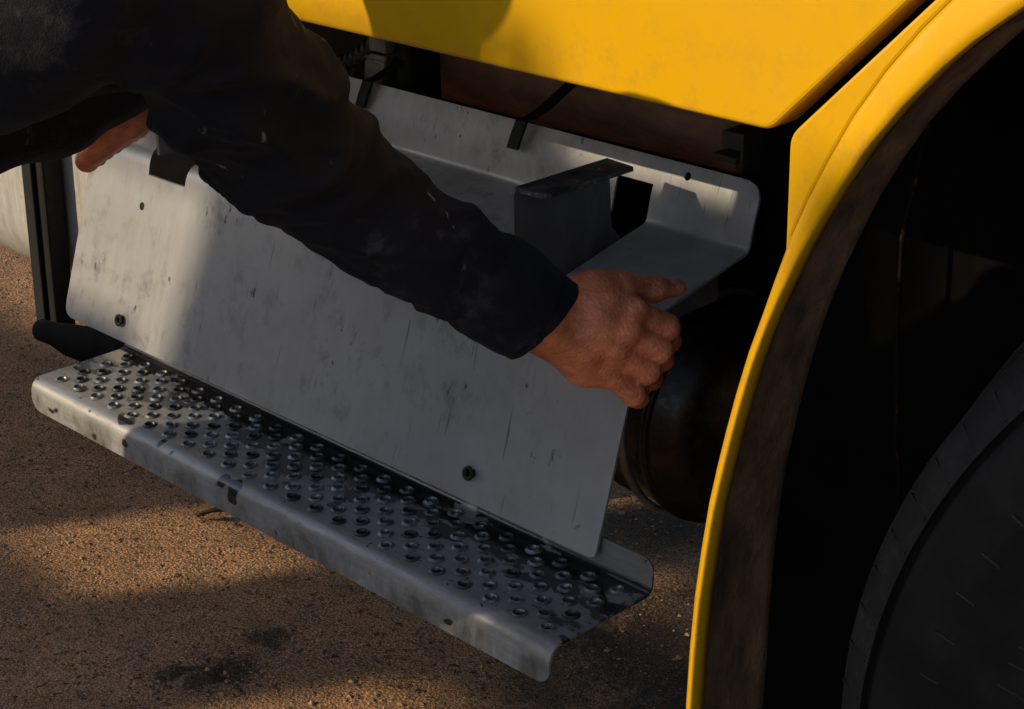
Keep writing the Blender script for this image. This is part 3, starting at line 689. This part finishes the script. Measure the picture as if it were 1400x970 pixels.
HOLES = [((-1.773, 1.110, 0.636), fd, 0.0048), ((-1.775, 1.066, 0.506), fd, 0.0048), ((-1.180, 1.071, 0.508), fd, 0.0048), ((-1.100, 1.288, 0.772), (0, 0.9, -0.4), 0.0042)]
for h in HOLES: cyl_cut(*h)
def poly_cut(poly, z0, z1):
    bm = bmesh.new(); a = [bm.verts.new((x, y, z0)) for x, y in poly]; b = [bm.verts.new((x, y, z1)) for x, y in poly]; n = len(poly)
    bm.faces.new(a); bm.faces.new(b)
    for i in range(n): bm.faces.new((a[i], a[(i+1) % n], b[(i+1) % n], b[i]))
    bmesh.ops.recalc_face_normals(bm, faces=bm.faces); cutters.append(bm_obj('cut', bm, None))
poly_cut([(-1.160, 1.1045), (-1.1405, 1.1045), (-1.136, 1.150), (-1.139, 1.262), (-1.165, 1.262)], 0.676, 0.757)
poly_cut([(-1.185, 1.240), (-1.1385, 1.240), (-1.1385, 1.320), (-1.185, 1.320)], 0.680, 0.7565)
poly_cut([(-1.765, 1.112), (-1.70, 1.112), (-1.695, 1.20), (-1.70, 1.245), (-1.76, 1.245), (-1.80, 1.175)], 0.672, 0.74)
poly_cut([(-1.84, 1.19), (-1.79, 1.165), (-1.785, 1.24), (-1.82, 1.245)], 0.672, 0.74)
for c in cutters:
    bo = sheet.modifiers.new('cut', 'BOOLEAN'); bo.operation = 'DIFFERENCE'; bo.object = c; bo.solver = 'EXACT'
dg = bpy.context.evaluated_depsgraph_get(); dg.update()
nm = bpy.data.meshes.new_from_object(sheet.evaluated_get(dg)); sheet.modifiers.clear(); sheet.data = nm
for c in cutters: bpy.data.objects.remove(c)
nm.materials.clear(); nm.materials.append(M_ALU)
try: nm.set_sharp_from_angle(angle=R(50))
except Exception: pass
# rubber grommets round the two lower holes
for (p, d, r) in HOLES[1:3]:
    bm = bmesh.new(); add_lathe(bm, [(0.0035, -0.004), (0.0070, -0.004), (0.0075, -0.0028), (0.0066, -0.0018), (0.0046, -0.0020), (0.0040, 0.004), (0.0035, 0.004)], Vector(p), d, 20, True); bmesh.ops.recalc_face_normals(bm, faces=bm.faces)
    bm_obj('grommet', bm, M_BLACK, cover, smooth=True)

# ------------------------------------------------------------------ worker
person = empty('person', (-1.70, 0.20, 0), 'person in dark work jacket bending over to fit the aluminium cover', 'person')

def chain(pts): return [(a[:3], b[:3], a[3], b[3]) for a, b in zip(pts[:-1], pts[1:])]
# right hand
hp = []
hp += chain([(-1.0260, 0.9759, 0.7591, 0.0300), (-1.0193, 1.0128, 0.7308, 0.0265), (-1.0117, 1.0312, 0.7222, 0.0250)])
hp += chain([(-1.0147, 1.0310, 0.7400, 0.0200), (-1.0011, 1.0584, 0.7358, 0.0190), (-0.9803, 1.0842, 0.7219, 0.0120)])      # index metacarpal
hp += chain([(-1.0147, 1.0255, 0.7310, 0.0200), (-0.9946, 1.0515, 0.7262, 0.0190), (-0.9774, 1.0719, 0.7096, 0.0125)])
hp += chain([(-1.0147, 1.0201, 0.7220, 0.0200), (-0.9959, 1.0439, 0.7109, 0.0180), (-0.9815, 1.0627, 0.6939, 0.0120)])
hp += chain([(-1.0162, 1.0145, 0.7153, 0.0190), (-0.9995, 1.0386, 0.6954, 0.0175), (-0.9899, 1.0545, 0.6792, 0.0120)])
hp += chain([(-1.0247, 1.0205, 0.7139, 0.0180), (-1.0059, 1.0496, 0.6780, 0.0170), (-0.9945, 1.0630, 0.6676, 0.0110)])       # heel of the hand
FING = [((-0.9794, 1.0831, 0.7238, 0.0122), (-0.9698, 1.1127, 0.7043, 0.0112), (-0.9809, 1.1295, 0.6839, 0.0096), (-1.0056, 1.1413, 0.6735, 0.0085)),
        ((-0.9762, 1.0705, 0.7104, 0.0124), (-0.9673, 1.1008, 0.6883, 0.0112), (-0.9791, 1.1182, 0.6700, 0.0096), (-1.0042, 1.1301, 0.6604, 0.0085)),
        ((-0.9803, 1.0614, 0.6946, 0.0120), (-0.9687, 1.0876, 0.6716, 0.0106), (-0.9795, 1.1046, 0.6561, 0.0092), (-1.0036, 1.1161, 0.6467, 0.0082)),
        ((-0.9886, 1.0531, 0.6800, 0.0112), (-0.9742, 1.0761, 0.6517, 0.0096), (-0.9821, 1.0915, 0.6415, 0.0083), (-1.0022, 1.1013, 0.6329, 0.0075))]
th_c = [(-1.0176, 1.0427, 0.7385, 0.0190), (-1.0072, 1.0649, 0.7416, 0.0170), (-0.9988, 1.0877, 0.7414, 0.0118), (-0.9913, 1.1195, 0.7318, 0.0102), (-0.9887, 1.1473, 0.7267, 0.0080)]
palm = list(hp)
def hand_sdf(X):
    d = sd_cones(X, palm, 0.0036)
    f = None
    for fg in FING:
        q = sd_cones(X, chain(list(fg)), 0.0022)
        # knuckle swelling
        q = np.minimum(q, np.linalg.norm(X - np.array(fg[1][:3], np.float32), axis=-1) - fg[1][3]*1.03)
        f = q if f is None else np.minimum(f, q)
    t_ = sd_cones(X, chain(th_c), 0.0028)
    def smin(a, b, k): h = np.clip(0.5+0.5*(b-a)/k, 0, 1); return b*(1-h)+a*h - k*h*(1-h)
    d = smin(d, f, 0.0032); d = smin(d, t_, 0.007)
    # metacarpal knuckles and tendons
    for fg in FING:
        c = np.array(fg[0][:3], np.float32) + np.array((0.0008, -0.0028, 0.0030), np.float32); d = smin(d, np.linalg.norm(X-c, axis=-1) - fg[0][3]*0.98, 0.005)
    for A_, B_ in (((-0.9949, 1.0386, 0.7430), (-0.9743, 1.0720, 0.7290)), ((-0.9938, 1.0330, 0.7318), (-0.9739, 1.0635, 0.7144)), ((-0.9927, 1.0273, 0.7207), (-0.9763, 1.0526, 0.7005))):
        d = smin(d, sd_cones(X, [(A_, B_, .0038, .0045)], 0.001), 0.0055)
    vein = [np.array((-0.9965, 1.0155, 0.7231)), np.array((-0.9885, 1.0317, 0.7245)), np.array((-0.9796, 1.0418, 0.7180)), np.array((-0.9736, 1.0568, 0.7079))]
    d = smin(d, sd_cones(X, [(p, q, .0016, .0016) for p, q in zip(vein[:-1], vein[1:])], 0.0008), 0.003)
    return d
lo = np.min([np.array((-1.0234, 0.9657, 0.7766)), np.array((-0.9764, 1.1504, 0.6126)), np.array((-0.9952, 0.9354, 0.6782)), np.array((-1.0074, 1.1838, 0.7208))], 0) - 0.03; hi = np.max([np.array((-1.0234, 0.9657, 0.7766)), np.array((-0.9764, 1.1504, 0.6126)), np.array((-1.0748, 1.0103, 0.6284)), np.array((-1.0074, 1.1838, 0.7208))], 0) + 0.03
RV, RF = surface_nets(hand_sdf, lo, hi, 0.0020); RV = smooth_mesh(RV, RF, 1, 0.4)
# left hand lying along the cover's upper left corner
lh = []
lh += chain([(-1.4785, 0.9339, 0.8867, 0.0260), (-1.5018, 0.9239, 0.8458, 0.0240), (-1.5105, 0.9192, 0.8272, 0.0220)])
lh += chain([(-1.5026, 0.9281, 0.8412, 0.018), (-1.4956, 0.9475, 0.8276, 0.0115), (-1.5097, 0.9488, 0.8153, 0.0102), (-1.5387, 0.9725, 0.8085, 0.009), (-1.5458, 0.9853, 0.8030, 0.008)])
lh += chain([(-1.5039, 0.9253, 0.8387, 0.018), (-1.5038, 0.9336, 0.8189, 0.0115), (-1.5180, 0.9348, 0.8064, 0.0102), (-1.5472, 0.9582, 0.7995, 0.009), (-1.5543, 0.9708, 0.7939, 0.008)])
lh += chain([(-1.5051, 0.9225, 0.8362, 0.018), (-1.5127, 0.9183, 0.8088, 0.0115), (-1.5269, 0.9193, 0.7963, 0.0102), (-1.5563, 0.9424, 0.7892, 0.009), (-1.5635, 0.9549, 0.7835, 0.008)])
lh += chain([(-1.5063, 0.9197, 0.8336, 0.018), (-1.5208, 0.9033, 0.7981, 0.0115), (-1.5351, 0.9042, 0.7855, 0.0102), (-1.5646, 0.9270, 0.7781, 0.009), (-1.5719, 0.9394, 0.7724, 0.008)])
LT = chain([(-1.5025, 0.9332, 0.8366, 0.0150), (-1.4985, 0.9448, 0.8306, 0.0115), (-1.4969, 0.9567, 0.8270, 0.0098), (-1.4964, 0.9671, 0.8249, 0.0085)])
def lhand(X): return np.minimum(sd_cones(X, lh, 0.0024), sd_cones(X, LT, 0.003))
lo = np.array((-1.5233, 0.9269, 0.8232)) - 0.13; hi = np.array((-1.5233, 0.9269, 0.8232)) + 0.13
LV, LF = surface_nets(lhand, lo, hi, 0.0026); LV = smooth_mesh(LV, LF, 1, 0.4)
# head, trunk and legs under the clothes (outside the picture)
pel = np.array((-1.82, 0.18, 0.88)); che = np.array((-1.42, 0.46, 0.94)); nek = np.array((-1.40, 0.53, 1.10)); hed = np.array((-1.385, 0.60, 1.275))
shR = np.array((-1.0789, 0.6436, 1.0644)); shL = np.array((-1.49, 0.66, 0.98))
bd = [(pel, che, .12, .13), (che, nek, .10, .055), (nek, hed + np.array((0, -.01, -.03)), .052, .06), (hed + np.array((0, -.02, .03)), hed + np.array((.01, .03, -.06)), .088, .060),
      (hed + np.array((.02, .09, -.01)), hed + np.array((.02, .10, -.03)), .012, .014), (hed + np.array((-.085, 0, -.01)), hed + np.array((-.088, 0, .015)), .012, .014), (hed + np.array((.085, 0, -.01)), hed + np.array((.088, 0, .015)), .012, .014)]
kneL, kneR = np.array((-1.95, 0.28, 0.48)), np.array((-1.70, 0.24, 0.48)); ankL, ankR = np.array((-1.99, 0.08, 0.09)), np.array((-1.70, 0.08, 0.09))
bd += [(pel + np.array((-.09, .03, -.02)), kneL, .08, .052), (kneL, ankL, .052, .036), (pel + np.array((.09, -.03, -.02)), kneR, .08, .052), (kneR, ankR, .052, .036)]
BV, BF = surface_nets(lambda X: sd_cones(X, bd, 0.012), (-2.1, -0.1, 0.0), (-0.95, 0.95, 1.5), 0.014)
VV = np.concatenate([RV, LV, BV]); FF = np.concatenate([RF, LF + len(RV), BF + len(RV) + len(LV)])
body = mesh_obj('body', VV, FF, M_SKIN, person, smooth=True)
# thumb nail
tn0 = np.array((-0.9869, 1.1393, 0.7335)); bm = bmesh.new()
nd = (np.array((-0.9887, 1.1473, 0.7267)) - np.array((-0.9913, 1.1195, 0.7318))); nd = Vector(nd).normalized(); upv = Vector((0.146, -0.115, 0.978)); sdv = nd.cross(upv).normalized(); upv = sdv.cross(nd).normalized()
rows = []
for i in range(6):
    t = i/5-0.5; row = []
    for j in range(5):
        q = (j-2)/2; rr2 = 0.0052*(1-0.5*max(0, abs(t)-0.3))
        row.append(bm.verts.new(Vector(np.array((-0.9882, 1.1399, 0.7292))) + nd*t*0.011 + sdv*q*rr2 + upv*(0.0086 - 0.0022*q*q - 0.0008*abs(t))))
    rows.append(row)
for i in range(5):
    for j in range(4): bm.faces.new((rows[i][j], rows[i+1][j], rows[i+1][j+1], rows[i][j+1]))
bm_obj('thumb_nail', bm, M_NAIL, person, smooth=True)

# jacket: right sleeve at high resolution with folds
sl = [(-1.0207, 0.9888, 0.7452, 0.0400), (-1.0260, 0.9759, 0.7591, 0.0425), (-1.0413, 0.9501, 0.7814, 0.0430), (-1.0561, 0.9132, 0.8107, 0.0438), (-1.0707, 0.8780, 0.8425, 0.0470), (-1.0817, 0.8420, 0.8796, 0.0530), (-1.0755, 0.7923, 0.9290, 0.0585), (-1.0681, 0.7520, 0.9791, 0.0600), (-1.0608, 0.7186, 1.0277, 0.0620), (-1.0656, 0.6819, 1.0529, 0.0660), (*shR, .070)]
SLP = np.array([p[:3] for p in sl]); SLR = np.array([p[3] for p in sl])
SEG = np.concatenate([[0], np.cumsum(np.linalg.norm(np.diff(SLP, axis=0), axis=1))])
def fold_disp(V):
    """creases that run obliquely round the sleeve, strongest at elbow and above the cuff"""
    best = np.full(len(V), 9.0); s_at = np.zeros(len(V)); ang = np.zeros(len(V))
    for i in range(len(SLP)-1):
        a, b = SLP[i], SLP[i+1]; ab = b-a; t = np.clip((V-a) @ ab/(ab @ ab), 0, 1); q = V-a-t[:, None]*ab; d = np.linalg.norm(q, axis=1)
        m = d < best; best[m] = d[m]; s_at[m] = SEG[i] + t[m]*np.linalg.norm(ab)
        e = ab/np.linalg.norm(ab); u = np.cross(e, (0, 0, 1.)); u /= np.linalg.norm(u); w = np.cross(u, e); ang[m] = np.arctan2((q @ w)[m], (q @ u)[m])
    out = np.zeros(len(V))
    for i in range(len(V)):
        s, a = s_at[i], ang[i]
        n1 = noise.noise(Vector((s*9, math.cos(a)*0.9, math.sin(a)*0.9))); n2 = noise.noise(Vector((s*22+5, math.cos(a)*1.6, math.sin(a)*1.6)))
        amp = 0.0026 + 0.0062*math.exp(-((s-0.31)/0.075)**2) + 0.0022*math.exp(-((s-0.09)/0.05)**2)
        ph = s/0.052 + 0.8*math.sin(a+0.6) + 1.1*n1
        r1 = (1-abs(math.sin(math.pi*ph)))**2.6
        ph2 = s/0.083 - 1.1*math.cos(a+1.1) + 0.9*n1 + 0.3
        r2 = (1-abs(math.sin(math.pi*ph2)))**2.0
        ph3 = s/0.027 + 1.6*math.sin(a*1.0-0.8) + 1.4*n2
        r3 = (1-abs(math.sin(math.pi*ph3)))**2.0
        g1 = max(0, min(1, 0.5 + 0.9*math.sin(a + 2.2 + 3*n1))); g3 = max(0, min(1, 0.1 + 2.2*n2))
        out[i] = 1.75*amp*(0.95*r1*g1 + 0.95*r2*(1-0.5*g1) + 0.35*r3*g3 + 0.25*n2 - 0.3)
        if s < 0.045: out[i] *= 0.35
        if 0.045 < s < 0.056: out[i] -= 0.0022     # seam where the cuff is sewn on
    return out
lo = np.minimum.reduce(SLP) - 0.10; hi = np.maximum.reduce(SLP) + 0.10
capc = np.array((-1.0171, 1.0157, 0.7240)).astype(np.float32); capd = (SLP[0]-SLP[2]); capd = (capd/np.linalg.norm(capd)).astype(np.float32)
SLP0 = (SLP[0] + capd*0.030); chs = chain([(*SLP0, .0375)] + sl)
def sleeve(X): return np.maximum(sd_cones(X, chs, 0.004), (X - np.array((-1.0198, 0.9963, 0.7407)).astype(np.float32)) @ capd)
JV, JF = surface_nets(sleeve, lo, hi, 0.0036); JV = smooth_mesh(JV, JF, 1, 0.3)
FD = fold_disp(JV)[:, None]; FD = smooth_mesh(np.repeat(FD, 3, 1), JF, 3, 0.6)[:, :1]
JV = JV + vnormals(JV, JF)*FD
jk = [(pel + np.array((0, 0, .05)), che, .17, .155), (che, nek, .105, .062), (che, shR, .10, .075), (che, shL, .12, .085), (shL, np.array((-1.4873, 0.7364, 0.9381)), .085, .075), (np.array((-1.4873, 0.7364, 0.9381)), np.array((-1.4912, 0.7480, 0.8865)), .075, .066), (np.array((-1.4912, 0.7480, 0.8865)), np.array((-1.4877, 0.8402, 0.8775)), .066, .054), (np.array((-1.4877, 0.8402, 0.8775)), np.array((-1.4744, 0.9314, 0.8886)), .054, .043),
      (np.array((-1.2992, 0.7285, 0.9890)), np.array((-1.2961, 0.7978, 0.9688)), .055, .050), (che, np.array((-1.2992, 0.7285, 0.9890)), .13, .055)]
TV, TF = surface_nets(lambda X: sd_cones(X, jk, 0.012), (-2.1, -0.15, 0.6), (-0.85, 1.25, 1.45), 0.0095)
TV = smooth_mesh(TV, TF, 1, 0.4); nn = vnormals(TV, TF)
TV = TV + nn*np.array([0.010*abs(noise.noise(Vector(p)*9)) + 0.004*noise.noise(Vector(p)*25) for p in TV.tolist()])[:, None]
jacket = mesh_obj('jacket', TV, TF, M_CLOTH, person, smooth=True)
mesh_obj('sleeve', JV, JF, M_CLOTH, jacket, smooth=True)
bm = bmesh.new(); c0 = Vector(np.array((-1.0160, 1.0095, 0.7300))); cd = Vector(capd.tolist()).normalized(); ca = Vector((-0.265, 0.284, 0.922)); ca = ca - cd*ca.dot(cd); ca.normalize(); cb = cd.cross(ca); rows = []
for (rr, h, inn) in ((.0330, -.012, 1), (.0345, -.001, 1), (.0358, .0012, 1), (.0385, .0016, 0), (.0398, .0002, 0), (.0402, -.003, 0), (.0399, -.0045, 0), (.0404, -.007, 0), (.0412, -.018, 0), (.0418, -.030, 0), (.0430, -.042, 0), (.0440, -.050, 0), (.0425, -.0525, 0), (.0405, -.052, 0)):
    row = []
    for k in range(72):
        t = 2*math.pi*k/72; w = 0.0022*noise.noise(Vector((math.cos(t)*1.6, math.sin(t)*1.6, h*18))) + 0.0008*noise.noise(Vector((math.cos(t)*5, math.sin(t)*5, h*60)))
        slant = -0.010*math.cos(t-2.75)*(1 if h > -0.03 else 0.3) + 0.0012*noise.noise(Vector((math.cos(t)*3, math.sin(t)*3, 7)))
        flap = 0.0022 if (not inn and 2.2 < t < 3.3) else 0.0
        row.append(bm.verts.new(c0 + cd*(h+slant) + (ca*math.cos(t)*1.04 + cb*math.sin(t)*0.98)*(rr+w+flap)))
    rows.append(row)
for a, b in zip(rows[:-1], rows[1:]):
    for k in range(72): bm.faces.new((a[k], a[(k+1) % 72], b[(k+1) % 72], b[k]))
bmesh.ops.recalc_face_normals(bm, faces=bm.faces)
bm_obj('cuff', bm, M_CLOTH, jacket, smooth=True)
tr = [(pel + np.array((-.07, .02, .0)), kneL, .115, .085), (kneL, ankL, .085, .075), (pel + np.array((.07, -.02, 0)), kneR, .115, .085), (kneR, ankR, .085, .075), (pel, pel + np.array((.03, .03, .05)), .16, .15)]
QV, QF = surface_nets(lambda X: np.maximum(sd_cones(X, tr, 0.012), 0.05 - X[..., 2]), (-2.2, -0.2, 0.0), (-1.4, 0.6, 1.15), 0.016)
mesh_obj('trousers', smooth_mesh(QV, QF, 1), QF, M_DENIM, person, smooth=True)
for a in (ankL, ankR):
  bt = [(a, a + np.array((0, 0, .08)), .055, .058), (a + np.array((0, -.03, -.035)), a + np.array((0, .20, -.045)), .048, .042)]
  QV, QF = surface_nets(lambda X: np.maximum(sd_cones(X, bt, 0.008), 0.012 - X[..., 2]), (a[0]-.12, -0.1, 0.0), (a[0]+.12, 0.4, 0.3), 0.010)
  mesh_obj('boot', QV, QF, M_BLACK, person, smooth=True)
hr = [(hed + np.array((0, -.03, .035)), hed + np.array((0, .01, .04)), .094, .090)]
QV, QF = surface_nets(lambda X: sd_cones(X, hr, 0.004), hed - 0.16, hed + 0.17, 0.009)
mesh_obj('hair', QV, QF, M_HAIR, person, smooth=True)

# ------------------------------------------------------------------ added unseen timber screen; boards and gaps shaped to throw the sun's shade
shade_fence = empty('added_shade_fence', (-5.0, -4.0, 0), 'added timber screen out of view behind the camera, shaped to shade the scene', 'shade_fence')
FY = -4.0
def shade_board(xa, xb, za, zb): box_obj('shade_board', (xa, FY, za), (xb, FY+0.022, zb), M_WOOD, shade_fence, 0.0)
x = -9.5
while x < -4.84:                                     # lower run on the left
    xb = min(x+0.14, -4.71); h = 3.29 + random.uniform(-.01, .01)
    if -5.31 < x+0.07 < -5.05: shade_board(x, xb, 0.0, 3.005); shade_board(x, xb, 3.18, h)
    else: shade_board(x, xb, 0.0, h)
    x = xb + 0.001
shade_board(-4.708, -4.50, 3.115, 3.29); shade_board(-5.05, -4.83, 3.36, 3.475); shade_board(-4.829, -4.66, 3.36, 3.475); shade_board(-4.595, -4.5475, 3.43, 3.6895); shade_board(-4.547, -4.50, 3.43, 3.6895); shade_board(-4.92, -4.78, 3.69, 3.90); shade_board(-4.779, -4.639, 3.69, 3.90); shade_board(-4.638, -4.50, 3.69, 3.90); shade_board(-4.708, -4.50, 0, 2.6)
x = -4.498
while x < -3.87:                                     # narrow spaced slats above a solid base
    shade_board(x, x+0.0395, 0.0, 3.30); shade_board(x, x+(0.028 if x < -4.02 else 0.019), 3.43 if x < -4.45 else 3.3105, 3.905 if x < -4.31 else (3.872 if x < -4.06 else 3.955-0.012*int((x+4.06)/0.04))); x += 0.040
shade_board(-3.865, -3.775, 3.3105, 3.53)
x = -3.62
while x < -2.0: shade_board(x, x+0.14, 0.0, 3.85); x += 0.141
box_obj('shade_rail', (-9.5, FY-0.062, 0.50), (-2.0, FY-0.0005, 0.60), M_WOOD, shade_fence); box_obj('shade_rail', (-9.5, FY-0.062, 2.3), (-2.0, FY-0.0005, 2.4), M_WOOD, shade_fence)
for px_ in (-9.0, -7.5, -6.0, -4.80, -3.60, -2.15): box_obj('shade_post', (px_, FY-0.16, 0.0), (px_+0.09, FY-0.0625, 3.2), M_WOOD, shade_fence)
